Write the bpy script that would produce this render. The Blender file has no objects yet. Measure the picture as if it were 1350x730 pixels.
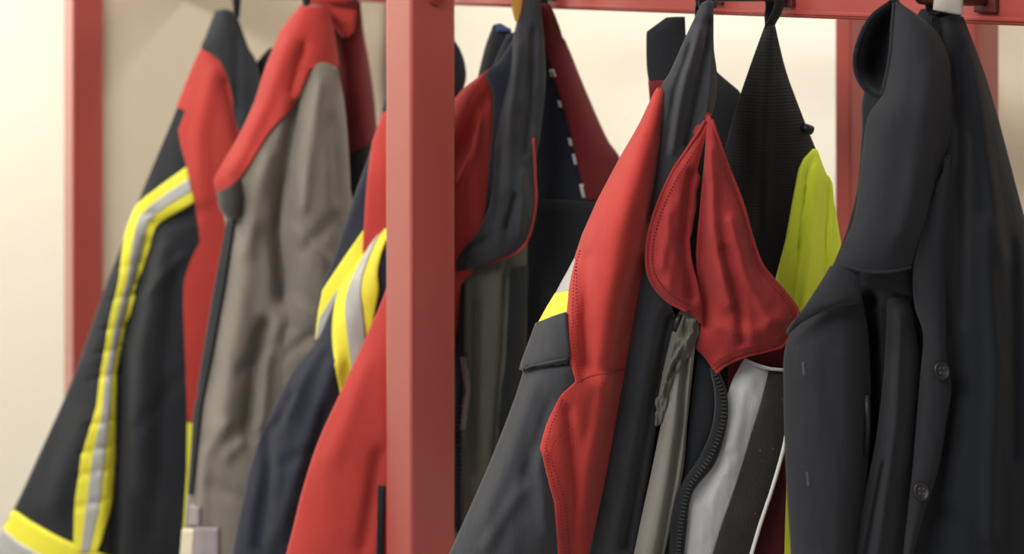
import bpy, bmesh, math, random
from mathutils import Vector, noise
from mathutils.bvhtree import BVHTree
random.seed(7)
S = bpy.context.scene
COL = S.collection

# ------------------------------------------------------------------ camera
TH = math.radians(57.0)
DV = Vector((-math.sin(TH), math.cos(TH), 0)); RV = Vector((math.cos(TH), math.sin(TH), 0)); UP = Vector((0, 0, 1))
F = 1900.0                       # focal length in pixels of the 1350 px wide frame
HZ = -35.0                       # horizon line (camera level, lens shifted down)
CAM = Vector((0.0, -1.057, 1.746))
cd = bpy.data.cameras.new('camera'); co = bpy.data.objects.new('camera', cd); COL.objects.link(co)
co.location = CAM; co.rotation_euler = (math.pi / 2, 0, TH)
cd.sensor_width = 36.0; cd.lens = F / 1350 * 36.0
cd.shift_y = (HZ - 365.0) / 1350
cd.clip_start = 0.02
cd.dof.use_dof = True; cd.dof.focus_distance = 1.38; cd.dof.aperture_fstop = 4.5
S.camera = co

# ------------------------------------------------------------------ world, lights, exposure
w = bpy.data.worlds.new('room_ambient'); S.world = w; w.use_nodes = True
w.node_tree.nodes['Background'].inputs[0].default_value = (1.0, 0.97, 0.93, 1)
w.node_tree.nodes['Background'].inputs[1].default_value = 0.42

def area(name, loc, target, size, power, color):
    l = bpy.data.lights.new(name, 'AREA'); l.shape = 'RECTANGLE'; l.size, l.size_y = size; l.energy = power; l.color = color
    o = bpy.data.objects.new(name, l); COL.objects.link(o); o.location = loc
    o.rotation_euler = (Vector(target) - Vector(loc)).to_track_quat('-Z', 'Y').to_euler()
    return o
area('ceiling_lamp_front', (-1.15, -1.95, 2.78), (-1.6, -0.3, 1.2), (2.2, 0.5), 58, (1.0, 0.96, 0.90))
area('ceiling_lamp_left', (-3.45, -1.0, 2.78), (-3.6, -0.6, 0.6), (0.5, 1.4), 56, (1.0, 0.93, 0.82))
area('ceiling_lamp_back', (-2.1, 1.05, 2.78), (-2.1, 1.2, 0.6), (2.6, 0.35), 17, (1.0, 0.98, 0.94))
S.view_settings.view_transform = 'Standard'; S.view_settings.look = 'None'
S.view_settings.gamma = 1.0; S.view_settings.use_curve_mapping = False
S.view_settings.exposure = 0.35

# ------------------------------------------------------------------ materials
def mat(name, col, rough=0.85, var=0.12, nscale=9.0, bump=0.25, weave=0.0, wscale=900.0, sheen=0.0, metal=0.0, coat=0.0, specks=None):
    m = bpy.data.materials.new(name); m.use_nodes = True
    N = m.node_tree.nodes; L = m.node_tree.links; b = N['Principled BSDF']
    tc = N.new('ShaderNodeTexCoord')
    nz = N.new('ShaderNodeTexNoise'); nz.inputs['Scale'].default_value = nscale; nz.inputs['Detail'].default_value = 6
    L.new(tc.outputs['Object'], nz.inputs['Vector'])
    mx = N.new('ShaderNodeMix'); mx.data_type = 'RGBA'
    c = Vector(col[:3])
    mx.inputs[6].default_value = (*(c * (1 - var)), 1); mx.inputs[7].default_value = (*(c * (1 + var)), 1)
    L.new(nz.outputs['Fac'], mx.inputs[0])
    out = mx.outputs[2]
    if specks:
        vz = N.new('ShaderNodeTexVoronoi'); vz.inputs['Scale'].default_value = 95; L.new(tc.outputs['Object'], vz.inputs['Vector'])
        r = N.new('ShaderNodeMath'); r.operation = 'LESS_THAN'; r.inputs[1].default_value = 0.1; L.new(vz.outputs['Distance'], r.inputs[0])
        m2 = N.new('ShaderNodeMix'); m2.data_type = 'RGBA'; m2.inputs[7].default_value = (*specks, 1)
        L.new(r.outputs[0], m2.inputs[0]); L.new(out, m2.inputs[6]); out = m2.outputs[2]
    L.new(out, b.inputs['Base Color'])
    b.inputs['Roughness'].default_value = rough; b.inputs['Metallic'].default_value = metal
    b.inputs['Sheen Weight'].default_value = sheen; b.inputs['Sheen Roughness'].default_value = 0.5
    b.inputs['Coat Weight'].default_value = coat; b.inputs['Coat Roughness'].default_value = 0.25
    if weave == 0: b.inputs['Specular IOR Level'].default_value = 0.4
    else: b.inputs['Specular IOR Level'].default_value = 0.22
    fine = N.new('ShaderNodeTexNoise'); fine.inputs['Scale'].default_value = wscale if weave else 160.0; fine.inputs['Detail'].default_value = 3
    mp = N.new('ShaderNodeMapping'); mp.inputs['Scale'].default_value = (1, 1, 0.45 if weave else 1)
    L.new(tc.outputs['Object'], mp.inputs['Vector']); L.new(mp.outputs[0], fine.inputs['Vector'])
    bp = N.new('ShaderNodeBump'); bp.inputs['Strength'].default_value = bump; bp.inputs['Distance'].default_value = 0.0012 if weave else 0.0006
    L.new(fine.outputs['Fac'], bp.inputs['Height'])
    if weave:                                                # soft crumple of worn cloth under the weave
        cr = N.new('ShaderNodeTexNoise'); cr.inputs['Scale'].default_value = 38; cr.inputs['Detail'].default_value = 4; cr.inputs['Roughness'].default_value = 0.6
        mp2 = N.new('ShaderNodeMapping'); mp2.inputs['Scale'].default_value = (1, 1, 0.4)
        L.new(tc.outputs['Object'], mp2.inputs['Vector']); L.new(mp2.outputs[0], cr.inputs['Vector'])
        b2 = N.new('ShaderNodeBump'); b2.inputs['Strength'].default_value = 0.35; b2.inputs['Distance'].default_value = 0.004
        L.new(cr.outputs['Fac'], b2.inputs['Height']); L.new(b2.outputs[0], bp.inputs['Normal'])
    L.new(bp.outputs[0], b.inputs['Normal'])
    return m

def knit(name, col):
    m = mat(name, col, 0.9, 0.1, 8, 0.2, 1, 700, 0.1)
    bp0 = m.node_tree.nodes['Bump'].inputs['Distance'].default_value
    N = m.node_tree.nodes; L = m.node_tree.links
    wv = N.new('ShaderNodeTexWave'); wv.bands_direction = 'Z'; wv.inputs['Scale'].default_value = 90; wv.inputs['Distortion'].default_value = 0.4
    tc = next(n for n in N if n.type == 'TEX_COORD'); L.new(tc.outputs['Object'], wv.inputs['Vector'])
    bp = N.new('ShaderNodeBump'); bp.inputs['Strength'].default_value = 0.35; bp.inputs['Distance'].default_value = 0.0015
    L.new(wv.outputs['Fac'], bp.inputs['Height']); old = next(n for n in N if n.type == 'BUMP' and n != bp and n.inputs['Distance'].default_value == bp0)
    L.new(old.outputs[0], bp.inputs['Normal']); L.new(bp.outputs[0], N['Principled BSDF'].inputs['Normal'])
    return m

M = dict(
    steel=mat('red_painted_steel', (0.355, 0.058, 0.047), 0.33, 0.08, 5, 0.05, coat=1.0),
    hook=mat('dark_red_hook_paint', (0.10, 0.02, 0.02), 0.4, 0.1, 10, 0.05),
    bolt=mat('bolt_paint', (0.22, 0.03, 0.03), 0.4, 0.1, 10, 0.05),
    wall=mat('cream_wall_paint', (0.81, 0.785, 0.71), 0.8, 0.025, 3, 0.08),
    panel=mat('beige_panel_and_wall_shade', (0.68, 0.60, 0.47), 0.7, 0.05, 2.5, 0.06),  # beige of the end panel, also used as painted wall shade behind
    floor=mat('grey_floor', (0.30, 0.28, 0.25), 0.5, 0.15, 6, 0.1),
    ceil=mat('white_ceiling', (0.8, 0.78, 0.73), 0.9, 0.03, 4, 0.1),
    black=mat('black_twill', (0.0165, 0.0190, 0.0240), 0.9, 0.2, 14, 0.35, 1, 900, 0.12),
    slate=mat('slate_twill', (0.033, 0.036, 0.044), 0.9, 0.2, 14, 0.4, 1, 900, 0.15),
    navy=mat('navy_twill', (0.018, 0.022, 0.036), 0.9, 0.2, 14, 0.35, 1, 900, 0.12),
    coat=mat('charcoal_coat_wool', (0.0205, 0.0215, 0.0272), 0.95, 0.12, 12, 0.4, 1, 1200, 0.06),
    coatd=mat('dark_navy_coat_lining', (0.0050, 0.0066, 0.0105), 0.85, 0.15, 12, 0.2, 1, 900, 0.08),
    red=mat('red_aramid', (0.43, 0.043, 0.036), 0.8, 0.10, 10, 0.4, 1, 900, 0.1),
    redd=mat('dark_red_cloth', (0.135, 0.012, 0.016), 0.85, 0.12, 10, 0.3, 1, 900, 0.08),
    redc=mat('red_collar_facing', (0.31, 0.029, 0.029), 0.8, 0.14, 16, 0.5, 1, 700, 0.1),
    maroon=mat('maroon_facing', (0.07, 0.010, 0.012), 0.85, 0.12, 10, 0.3, 1, 900),
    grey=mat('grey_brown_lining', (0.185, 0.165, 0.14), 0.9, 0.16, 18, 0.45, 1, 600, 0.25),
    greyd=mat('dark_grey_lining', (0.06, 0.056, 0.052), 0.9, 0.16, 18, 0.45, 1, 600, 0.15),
    olive=mat('dark_olive_twill', (0.115, 0.12, 0.10), 0.9, 0.2, 14, 0.4, 1, 800, 0.12),
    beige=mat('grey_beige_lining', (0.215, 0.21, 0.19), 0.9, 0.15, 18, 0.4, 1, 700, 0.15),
    silver=mat('pale_grey_lining', (0.52, 0.54, 0.57), 0.75, 0.10, 16, 0.35, 1, 800, 0.1),
    velcro=mat('black_speckled_hook_tape', (0.028, 0.026, 0.024), 0.95, 0.25, 60, 0.8, 1, 500, 0.1, specks=(0.11, 0.09, 0.06)),
    white=mat('white_piping', (0.68, 0.67, 0.66), 0.6, 0.08, 30, 0.2, 1, 900),
    yellow=mat('fluorescent_yellow_tape', (0.74, 0.69, 0.055), 0.6, 0.10, 12, 0.2, 1, 900),
    reflect=mat('silver_reflective_tape', (0.39, 0.39, 0.38), 0.45, 0.10, 12, 0.15, 1, 900, metal=0.15),
    lime=mat('lime_yellow_cloth', (0.77, 0.90, 0.06), 0.75, 0.12, 10, 0.3, 1, 900, 0.1),
    knit=knit('black_ribbed_knit', (0.014, 0.014, 0.016)),
    thread=mat('dark_red_thread', (0.16, 0.018, 0.018), 0.8, 0.1, 20, 0.1, 1, 900),
    threadk=mat('grey_thread', (0.075, 0.075, 0.08), 0.8, 0.1, 20, 0.1, 1, 900),
    zip=mat('black_zip_teeth', (0.035, 0.035, 0.038), 0.4, 0.1, 20, 0.05),
    button=mat('black_horn_button', (0.009, 0.009, 0.010), 0.42, 0.1, 40, 0.05),
    mustard=mat('mustard_loop', (0.42, 0.22, 0.045), 0.8, 0.15, 20, 0.3, 1, 900),
    greyloop=mat('pale_grey_loop', (0.42, 0.40, 0.36), 0.85, 0.2, 40, 0.4, 1, 700),
    lilac=mat('grey_lilac_label', (0.30, 0.27, 0.29), 0.8, 0.15, 40, 0.3, 1, 900),
    cream=mat('cream_label', (0.62, 0.56, 0.43), 0.8, 0.12, 40, 0.3, 1, 900),
    blue=mat('blue_label', (0.10, 0.15, 0.36), 0.8, 0.1, 30, 0.3, 1, 900),
)

# ------------------------------------------------------------------ helpers
def P(px, py, depth):
    return CAM + depth * (DV + RV * ((px - 675.0) / F) + UP * ((HZ - py) / F))

def link(name, verts, faces, m, parent=None, origin=Vector((0, 0, 0)), smooth=True, fm=None, mats=None):
    me = bpy.data.meshes.new(name)
    me.from_pydata([tuple(Vector(v) - origin) for v in verts], [], faces)
    for q in (mats or [m]): me.materials.append(q)
    if fm: me.polygons.foreach_set('material_index', fm)
    if smooth: me.polygons.foreach_set('use_smooth', [True] * len(me.polygons))
    me.update()
    o = bpy.data.objects.new(name, me); COL.objects.link(o)
    if parent: o.parent = parent
    else: o.location = origin
    return o

def tag(o, label=None, cat=None, group=None, kind=None):
    if label: o['label'] = label
    if cat: o['category'] = cat
    if group: o['group'] = group
    if kind: o['kind'] = kind
    return o

def empty(name, loc):
    o = bpy.data.objects.new(name, None); COL.objects.link(o); o.location = loc; o.empty_display_size = 0.05
    return o

def box(name, lo, hi, m, parent=None, bevel=0.0, seg=2, origin=Vector((0, 0, 0))):
    lo = Vector(lo); hi = Vector(hi); c = (lo + hi) / 2
    bm = bmesh.new(); bmesh.ops.create_cube(bm, size=1.0)
    for v in bm.verts: v.co = Vector((v.co.x * (hi.x - lo.x), v.co.y * (hi.y - lo.y), v.co.z * (hi.z - lo.z)))
    if bevel: bmesh.ops.bevel(bm, geom=list(bm.edges), offset=bevel, segments=seg, affect='EDGES', profile=0.6)
    me = bpy.data.meshes.new(name); bm.to_mesh(me); bm.free(); me.materials.append(m)
    o = bpy.data.objects.new(name, me); COL.objects.link(o)
    if parent: o.parent = parent; o.location = c - origin
    else: o.location = c
    return o

def crom(pts, n):
    """chord-parametrised Catmull-Rom through points (tuples), n samples"""
    if len(pts) == 2:
        return [tuple(a + (b - a) * i / (n - 1) for a, b in zip(pts[0], pts[1])) for i in range(n)]
    d = [0.0]
    for a, b in zip(pts, pts[1:]):
        d.append(d[-1] + max(1e-6, math.sqrt(sum((x - y) ** 2 for x, y in zip(a[:2], b[:2])))))
    out = []; k = 0
    for i in range(n):
        u = d[-1] * i / (n - 1)
        while k < len(pts) - 2 and u > d[k + 1]: k += 1
        p1, p2 = pts[k], pts[k + 1]; h = d[k + 1] - d[k]; t = (u - d[k]) / h
        if k > 0: m1 = [(b - a) / (d[k + 1] - d[k - 1]) * h for a, b in zip(pts[k - 1], p2)]
        else: m1 = [b - a for a, b in zip(p1, p2)]
        if k < len(pts) - 2: m2 = [(b - a) / (d[k + 2] - d[k]) * h for a, b in zip(p1, pts[k + 2])]
        else: m2 = [b - a for a, b in zip(p1, p2)]
        t2, t3 = t * t, t * t * t
        out.append(tuple((2 * t3 - 3 * t2 + 1) * a + (t3 - 2 * t2 + t) * ma + (-2 * t3 + 3 * t2) * b + (t3 - t2) * mb
                         for a, b, ma, mb in zip(p1, p2, m1, m2)))
    return out

def lin(pts, n):
    d = [0.0]
    for a, b in zip(pts, pts[1:]): d.append(d[-1] + max(1e-6, math.dist(a[:2], b[:2])))
    out = []; k = 0
    for i in range(n):
        u = d[-1] * i / (n - 1)
        while k < len(pts) - 2 and u > d[k + 1]: k += 1
        t = (u - d[k]) / (d[k + 1] - d[k])
        out.append(tuple(a + (b - a) * t for a, b in zip(pts[k], pts[k + 1])))
    return out

def segdist(x, y, a, b):
    ax, ay = a; bx, by = b; dx, dy = bx - ax, by - ay
    L2 = dx * dx + dy * dy
    t = 0 if L2 == 0 else max(0, min(1, ((x - ax) * dx + (y - ay) * dy) / L2))
    return math.hypot(x - ax - t * dx, y - ay - t * dy)

def fold_n(x, y, folds):
    s = 0.0
    for pts, wd, amp in folds:
        d = min(segdist(x, y, a, b) for a, b in zip(pts, pts[1:]))
        if d < 3 * wd: s += amp * math.exp(-(d / wd) ** 2)
    return s

class Garment:
    def __init__(g, name, label, px0, py0, D, slope=0.0, cat='jacket', group=None):
        g.px0, g.D, g.slope = px0, D, slope
        g.o = P(px0, py0, D); g.root = tag(empty(name, g.o), label, cat, group)
        g.geo = {}; g.seed = px0 * 0.37
    def depth(g, px): return g.D + g.slope * (px - g.px0) / F * g.D
    def pt(g, px, py, n): return P(px, py, g.depth(px) - n)

    def sheet(g, name, rows, m, nu=28, nv=60, back=None, thick=0.003, folds=(), wr=0.003, sc=(70, 150), linear=False, mats=None, power=2.4, label=None):
        """rows (top to bottom) of (n0, bulge, [(px, py[, dn])...]) left to right; n = metres towards the viewer's side of the garment plane"""
        R = []
        for n0, b, pts, *bk in rows:
            bk = bk[0] if bk else (back or 0.0)
            q = crom([(p[0], p[1], p[2] if len(p) > 2 else 0.0) for p in pts], nu)
            R.append([(x, y, n0 + dn + b * (1 - abs(2 * i / (nu - 1) - 1) ** power), n0, bk) for i, (x, y, dn) in enumerate(q)])
        mid = [r[nu // 2] for r in R]
        cols = []
        # common row parameter from the mean row spacing
        d = [0.0]
        for a, b in zip(R, R[1:]):
            d.append(d[-1] + max(1e-3, sum(math.dist(p[:2], q[:2]) for p, q in zip(a[::max(1, nu // 6)], b[::max(1, nu // 6)]))))
        samp = [d[-1] * i / (nv - 1) for i in range(nv)]
        grid = []; rowk = []
        k = 0
        for u in samp:
            while k < len(R) - 2 and u > d[k + 1]: k += 1
            h = d[k + 1] - d[k]; t = (u - d[k]) / h; rowk.append(k + t)
            row = []
            for i in range(nu):
                p1, p2 = R[k][i], R[k + 1][i]
                if linear: row.append(tuple(a + (b - a) * t for a, b in zip(p1, p2))); continue
                m1 = [(b - a) / (d[k + 1] - d[k - 1]) * h for a, b in zip(R[k - 1][i], p2)] if k > 0 else [b - a for a, b in zip(p1, p2)]
                m2 = [(b - a) / (d[k + 2] - d[k]) * h for a, b in zip(p1, R[k + 2][i])] if k < len(R) - 2 else [b - a for a, b in zip(p1, p2)]
                t2, t3 = t * t, t ** 3
                row.append(tuple((2 * t3 - 3 * t2 + 1) * a + (t3 - 2 * t2 + t) * ma + (-2 * t3 + 3 * t2) * b + (t3 - t2) * mb for a, b, ma, mb in zip(p1, p2, m1, m2)))
            grid.append(row)
        V = []; W = nu if back is None else 2 * nu - 2
        for row in grid:
            for i, (x, y, n, n0, bk) in enumerate(row):
                e = 1 - abs(2 * i / (nu - 1) - 1) ** 6
                f = fold_n(x, y, folds) * (0.25 + 0.75 * e)
                z = noise.noise(Vector((x / sc[0], y / sc[1], g.seed))) * wr + noise.noise(Vector((x / sc[0] * 2.7, y / sc[1] * 2.3, g.seed + 9))) * wr * 0.45
                V.append(g.pt(x, y, n + f + z * e))
            if back is not None:
                for i in range(nu - 2, 0, -1):
                    x, y, n, n0, bk = row[i]
                    V.append(g.pt(x, y, n0 - bk * (1 - abs(2 * i / (nu - 1) - 1) ** power)))
        Fc = []; fm = []
        for j in range(nv - 1):
            for i in range(W if back is not None else W - 1):
                i2 = (i + 1) % W
                Fc.append((j * W + i, (j + 1) * W + i, (j + 1) * W + i2, j * W + i2))
                if mats:
                    fm.append(next(q for q, (lim, _) in enumerate(mats) if (rowk[j] + rowk[j + 1]) / 2 <= lim))
        if back is not None:
            Fc.append(tuple(range(W))); Fc.append(tuple((nv - 1) * W + i for i in reversed(range(W))))
            if mats: fm += [0, len(mats) - 1]
        o = link(name, V, Fc, m, g.root, g.o, fm=fm if mats else None, mats=[q for _, q in mats] if mats else None)
        if back is None:
            s = o.modifiers.new('thickness', 'SOLIDIFY'); s.thickness = thick; s.offset = -1
        if label: o['label'] = label
        g.geo[o.name] = (V, Fc)
        return o

    def bvh(g, objs):
        V = []; Fc = []
        for o in objs:
            v, f = g.geo[o.name]; k = len(V); V += v; Fc += [tuple(i + k for i in q) for q in f]
        return BVHTree.FromPolygons(V, Fc)
    def drop(g, tree, x, y, off):
        d = (P(x, y, 1.0) - CAM); dist = d.length; d.normalize()
        loc, nor, idx, dd = tree.ray_cast(CAM, d)
        if loc is None:
            loc, nor, idx, dd = tree.find_nearest(g.pt(x, y, 0.0))
            for _ in range(4): loc, nor, idx, dd = tree.find_nearest(P(x, y, (loc - CAM).dot(DV)))
            if nor.dot(d) > 0: nor = -nor
            return loc + nor * off
        if nor.dot(d) > 0: nor = -nor
        return loc + (nor - d * 0.6).normalized() * off

    def patch(g, name, A, B, m, bases, off=0.0025, nu=12, nv=60, smooth=False, label=None, parent=None, f0=0.0, f1=1.0, thick=None):
        """a cloth piece sewn onto garment parts: A and B are its two edges (same count of points)"""
        tree = g.bvh(bases); ab = [(*a, *b) for a, b in zip(A, B)]
        d = [0.0]
        for p, q in zip(ab, ab[1:]): d.append(d[-1] + max(0.5, math.dist(p[:2], q[:2]) + math.dist(p[2:], q[2:])))
        pts = []; k = 0
        sp = crom([((p[0] + p[2]) / 2, (p[1] + p[3]) / 2) + p for p in ab], nv) if smooth else None
        for j in range(nv):
            u = d[-1] * j / (nv - 1)
            while k < len(ab) - 2 and u > d[k + 1]: k += 1
            t = (u - d[k]) / (d[k + 1] - d[k])
            pts.append(sp[j][2:] if smooth else tuple(a + (b - a) * t for a, b in zip(ab[k], ab[k + 1])))
        V = []
        def hits(x, y): return tree.ray_cast(CAM, (P(x, y, 1.0) - CAM).normalized())[0] is not None
        for p in pts:
            at = lambda s: (p[0] + (p[2] - p[0]) * s, p[1] + (p[3] - p[1]) * s)
            on = [k for k in range(25) if hits(*at(f0 + (f1 - f0) * k / 24))]
            lo, hi = f0, f1
            if on:                                          # keep each row of the piece within the cloth below it
                def edge(a, b):                             # a hits, b does not
                    for _ in range(9):
                        m_ = (a + b) / 2
                        if hits(*at(m_)): a = m_
                        else: b = m_
                    return a
                st = (f1 - f0) / 24
                if on[0] > 0: lo = edge(f0 + st * on[0], f0 + st * (on[0] - 1))
                if on[-1] < 24: hi = edge(f0 + st * on[-1], f0 + st * (on[-1] + 1))
            for i in range(nu):
                s = lo + (hi - lo) * i / (nu - 1)
                V.append(g.drop(tree, p[0] + (p[2] - p[0]) * s, p[1] + (p[3] - p[1]) * s, off))
        Fc = []
        for j in range(nv - 1):
            for i in range(nu - 1):
                q = (j * nu + i, (j + 1) * nu + i, (j + 1) * nu + i + 1, j * nu + i + 1)
                Fc.append(q)
        a, b, c = V[Fc[len(Fc) // 2][0]], V[Fc[len(Fc) // 2][1]], V[Fc[len(Fc) // 2][2]]
        if (b - a).cross(c - a).dot(CAM - a) < 0: Fc = [tuple(reversed(q)) for q in Fc]
        o = link(name, V, Fc, m, parent or g.root, g.o)
        s = o.modifiers.new('thickness', 'SOLIDIFY'); s.thickness = thick or off; s.offset = -1
        if label: o['label'] = label
        g.geo[o.name] = (V, Fc)
        return o

    def path3(g, pts, bases, off, n, smooth=True):
        tree = g.bvh(bases)
        return [g.drop(tree, x, y, off) for x, y in (crom(pts, n) if smooth else lin(pts, n))]
    def cord(g, name, pts, r, m, bases=None, off=0.001, n=40, p3=None, flat=1.0, label=None, smooth=True):
        C = p3 or g.path3(pts, bases, off, n, smooth)
        return tube(name, C, r, m, g.root, g.o, flat, label)
    def stitch(g, name, pts, m, bases, off=0.003, step=4.5, r=0.00055, smooth=True):
        """a run of sewn stitches, all in one piece"""
        L = sum(math.dist(a, b) for a, b in zip(pts, pts[1:])); n = max(4, int(L / step) * 2)
        C = g.path3(pts, bases, off, n, smooth); V = []; Fc = []
        for i in range(0, n - 1, 2):
            a, b = C[i], C[i + 1]; d = (b - a)
            if d.length > 0.03: continue
            s = d.cross(CAM - a).normalized() * r; h = (CAM - a).normalized() * r
            k = len(V)
            for q in (a, b):
                V += [q + s, q + h, q - s, q - h]
            for e in range(4): Fc.append((k + e, k + (e + 1) % 4, k + 4 + (e + 1) % 4, k + 4 + e))
            Fc += [(k, k + 1, k + 2, k + 3), (k + 7, k + 6, k + 5, k + 4)]
        o = link(name, V, Fc, m, g.root, g.o, smooth=False); o['kind'] = 'stuff'
        return o
    def teeth(g, name, pts, m, bases, off=0.002, step=6.0, size=(0.0022, 0.0009, 0.0012)):
        L = sum(math.dist(a, b) for a, b in zip(pts, pts[1:])); n = int(L / step)
        C = g.path3(pts, bases, off, n); V = []; Fc = []
        for i in range(n - 1):
            a, b = C[i], C[i + 1]; t = (b - a).normalized(); h = (CAM - a).normalized(); s = t.cross(h).normalized(); h = s.cross(t)
            k = len(V)
            for dx, dy, dz in ((-1, -1, -1), (1, -1, -1), (1, 1, -1), (-1, 1, -1), (-.8, -.7, 1), (.8, -.7, 1), (.8, .7, 1), (-.8, .7, 1)):
                V.append(a + s * dx * size[0] + t * dy * size[1] + h * dz * size[2])
            for f in ((0, 3, 2, 1), (4, 5, 6, 7), (0, 1, 5, 4), (1, 2, 6, 5), (2, 3, 7, 6), (3, 0, 4, 7)): Fc.append(tuple(k + q for q in f))
        o = link(name, V, Fc, m, g.root, g.o, smooth=False); o['kind'] = 'stuff'
        return o
    def loop(g, m, top, width=0.004, spread=5, y0=8, flat=1.0):
        """hanging loop over a peg; top = peg axis point"""
        c = g.pt(g.px0, y0 + 8, 0.0); e = Vector((0.0048 + 0.0022, 0, 0))
        t = top + Vector((0, 0, 0.0048 + 0.0022)); h = Vector((0, 0, 0.010))
        c.y = c.y * 0.5 + top.y * 0.5
        C = [c - h, c, c.lerp(top - h, 0.5) - e * 0.6, top - h - e * 0.9, top - e * 1.05, t - e * 0.45, t, t + e * 0.45, top + e * 1.05, top - h + e * 0.9, c.lerp(top - h, 0.5) + e * 0.6, c, c - h]
        C = [Vector(q) for q in crom([(q.x * 1000, q.z * 1000, q.y) for q in C], 60)]
        C = [Vector((q.x / 1000, q.z, q.y / 1000)) for q in C]
        hw = width * 1.25; V = []; Fc = []
        for q in C: V += [q + Vector((0, -hw, 0)), q, q + Vector((0, hw, 0))]
        for i in range(len(C) - 1):
            for k in (0, 1): Fc.append((i * 3 + k, i * 3 + k + 1, i * 3 + k + 4, i * 3 + k + 3))
        o = link('hanging_loop', V, Fc, m, g.root, g.o)
        md = o.modifiers.new('thickness', 'SOLIDIFY'); md.thickness = 0.0016; md.offset = 0
        return o

def tube(name, C, r, m, parent, origin, flat=1.0, label=None, ns=8):
    V = []; Fc = []; n = len(C); prev = None
    for i, c in enumerate(C):
        t = (C[min(i + 1, n - 1)] - C[max(i - 1, 0)]).normalized()
        if t.length < 1e-6: t = Vector((0, 0, 1))
        s = t.cross(CAM - c)
        s = s.normalized() if s.length > 1e-9 else Vector((1, 0, 0)); h = s.cross(t)
        for k in range(ns):
            a = 2 * math.pi * k / ns; V.append(c + s * math.cos(a) * r + h * math.sin(a) * r * flat)
    for i in range(n - 1):
        for k in range(ns):
            Fc.append((i * ns + k, i * ns + (k + 1) % ns, (i + 1) * ns + (k + 1) % ns, (i + 1) * ns + k))
    Fc.append(tuple(reversed(range(ns)))); Fc.append(tuple((n - 1) * ns + k for k in range(ns)))
    o = link(name, V, Fc, m, parent, origin)
    if label: o['label'] = label
    return o

# ------------------------------------------------------------------ the setting
def struct(name, lo, hi, m): return tag(box(name, lo, hi, M[m]), kind='structure')
struct('floor', (-4.4, -3.2, -0.1), (1.6, 1.6, -0.0005), 'floor')
struct('ceiling', (-4.4, -3.2, 2.85), (1.6, 1.6, 2.95), 'ceil')
struct('wall_back', (-4.4, 1.45, 0.0), (1.6, 1.6, 2.85), 'wall')
struct('wall_left', (-4.4, -3.2, 0.0), (-4.2, 1.45, 2.85), 'wall')

# ------------------------------------------------------------------ the rack
RZ = 1.70                                                   # underside of the hook rail
rack = tag(empty('coat_rack', (-1.508, 0.0, 0.0)), 'red steel coat rack with a row of hooks, holding all the jackets', 'coat rack')
RO = Vector((-1.508, 0.0, 0.0))
def rbox(name, lo, hi, m, bevel=0.0, parent=None): return box(name, lo, hi, M[m], parent or rack, bevel, 3, RO)
PX, PY = -1.508, -0.2213                                    # nearest corner of the middle front post
def post(x, y, a, b, name='front_post'):
    p = rbox(name, (x - a, y, 0.012), (x, y + b, 1.86), 'steel', 0.005)
    f = box('foot_plate', (-a / 2 - 0.06, -b / 2 - 0.06, -0.935), (a / 2 + 0.06, b / 2 + 0.06, -0.923), M['steel'], p, 0.003)
    return p
mid = post(PX, PY, 0.0654, 0.0621)
LPX = -2.905
post(LPX, PY, 0.0654, 0.0621)
post(0.10, PY, 0.0654, 0.0621)
def hit_y(px, y):                                            # world x of the pixel column px on the plane Y = y
    u = (px - 675.0) / F; t = (y - CAM.y) / (DV.y + u * RV.y); return CAM.x + t * (DV.x + u * RV.x)
BY = 0.50
x1 = hit_y(1121, BY); post(x1, BY, x1 - hit_y(1100, BY), 0.06, 'back_post')
x2 = hit_y(1284, BY); post(x2, BY, 0.032, 0.055, 'back_post')
post(LPX, BY, 0.032, 0.055, 'back_post')
for x in (LPX, PX): rbox('depth_beam', (x - 0.055, PY + 0.055, 1.80), (x - 0.012, BY + 0.01, 1.85), 'steel', 0.003)
rbox('back_beam', (LPX - 0.02, BY + 0.005, 1.80), (x2, BY + 0.045, 1.85), 'steel', 0.003)
rail = rbox('hook_rail', (LPX - 0.05, 0.0, RZ), (0.55, 0.035, RZ + 0.10), 'steel', 0.004)
rail_lip = rbox('rail_lip', (LPX - 0.05, -0.0015, RZ + 0.0035), (0.55, 0.004, RZ + 0.0075), 'steel', 0.001)
rbox('end_panel', (LPX - 0.045, PY + 0.06, 0.25), (LPX - 0.025, BY + 0.005, 1.84), 'panel', 0.002)
rbox('wall_shade_panel', (hit_y(1322, BY + 0.03), BY + 0.02, 0.25), (hit_y(1322, BY + 0.03) + 0.75, BY + 0.04, 1.84), 'panel', 0.002)  # added board, its darker beige stands in for shade on the cream wall
# bolt on the middle post's side face
def bolt(px, py):
    u = (px - 675.0) / F; t = PX / (DV.x + u * RV.x); c = P(px, py, t); c.x = PX
    bm = bmesh.new(); bmesh.ops.create_cone(bm, cap_ends=True, segments=20, radius1=0.011, radius2=0.009, depth=0.006)
    for v in bm.verts: v.co = Vector((v.co.z + 0.002, v.co.y, v.co.x))
    me = bpy.data.meshes.new('bolt_head'); bm.to_mesh(me); bm.free(); me.materials.append(M['bolt'])
    o = bpy.data.objects.new('bolt_head', me); COL.objects.link(o); o.parent = rack; o.location = c - RO
bolt(574, -3)

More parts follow.
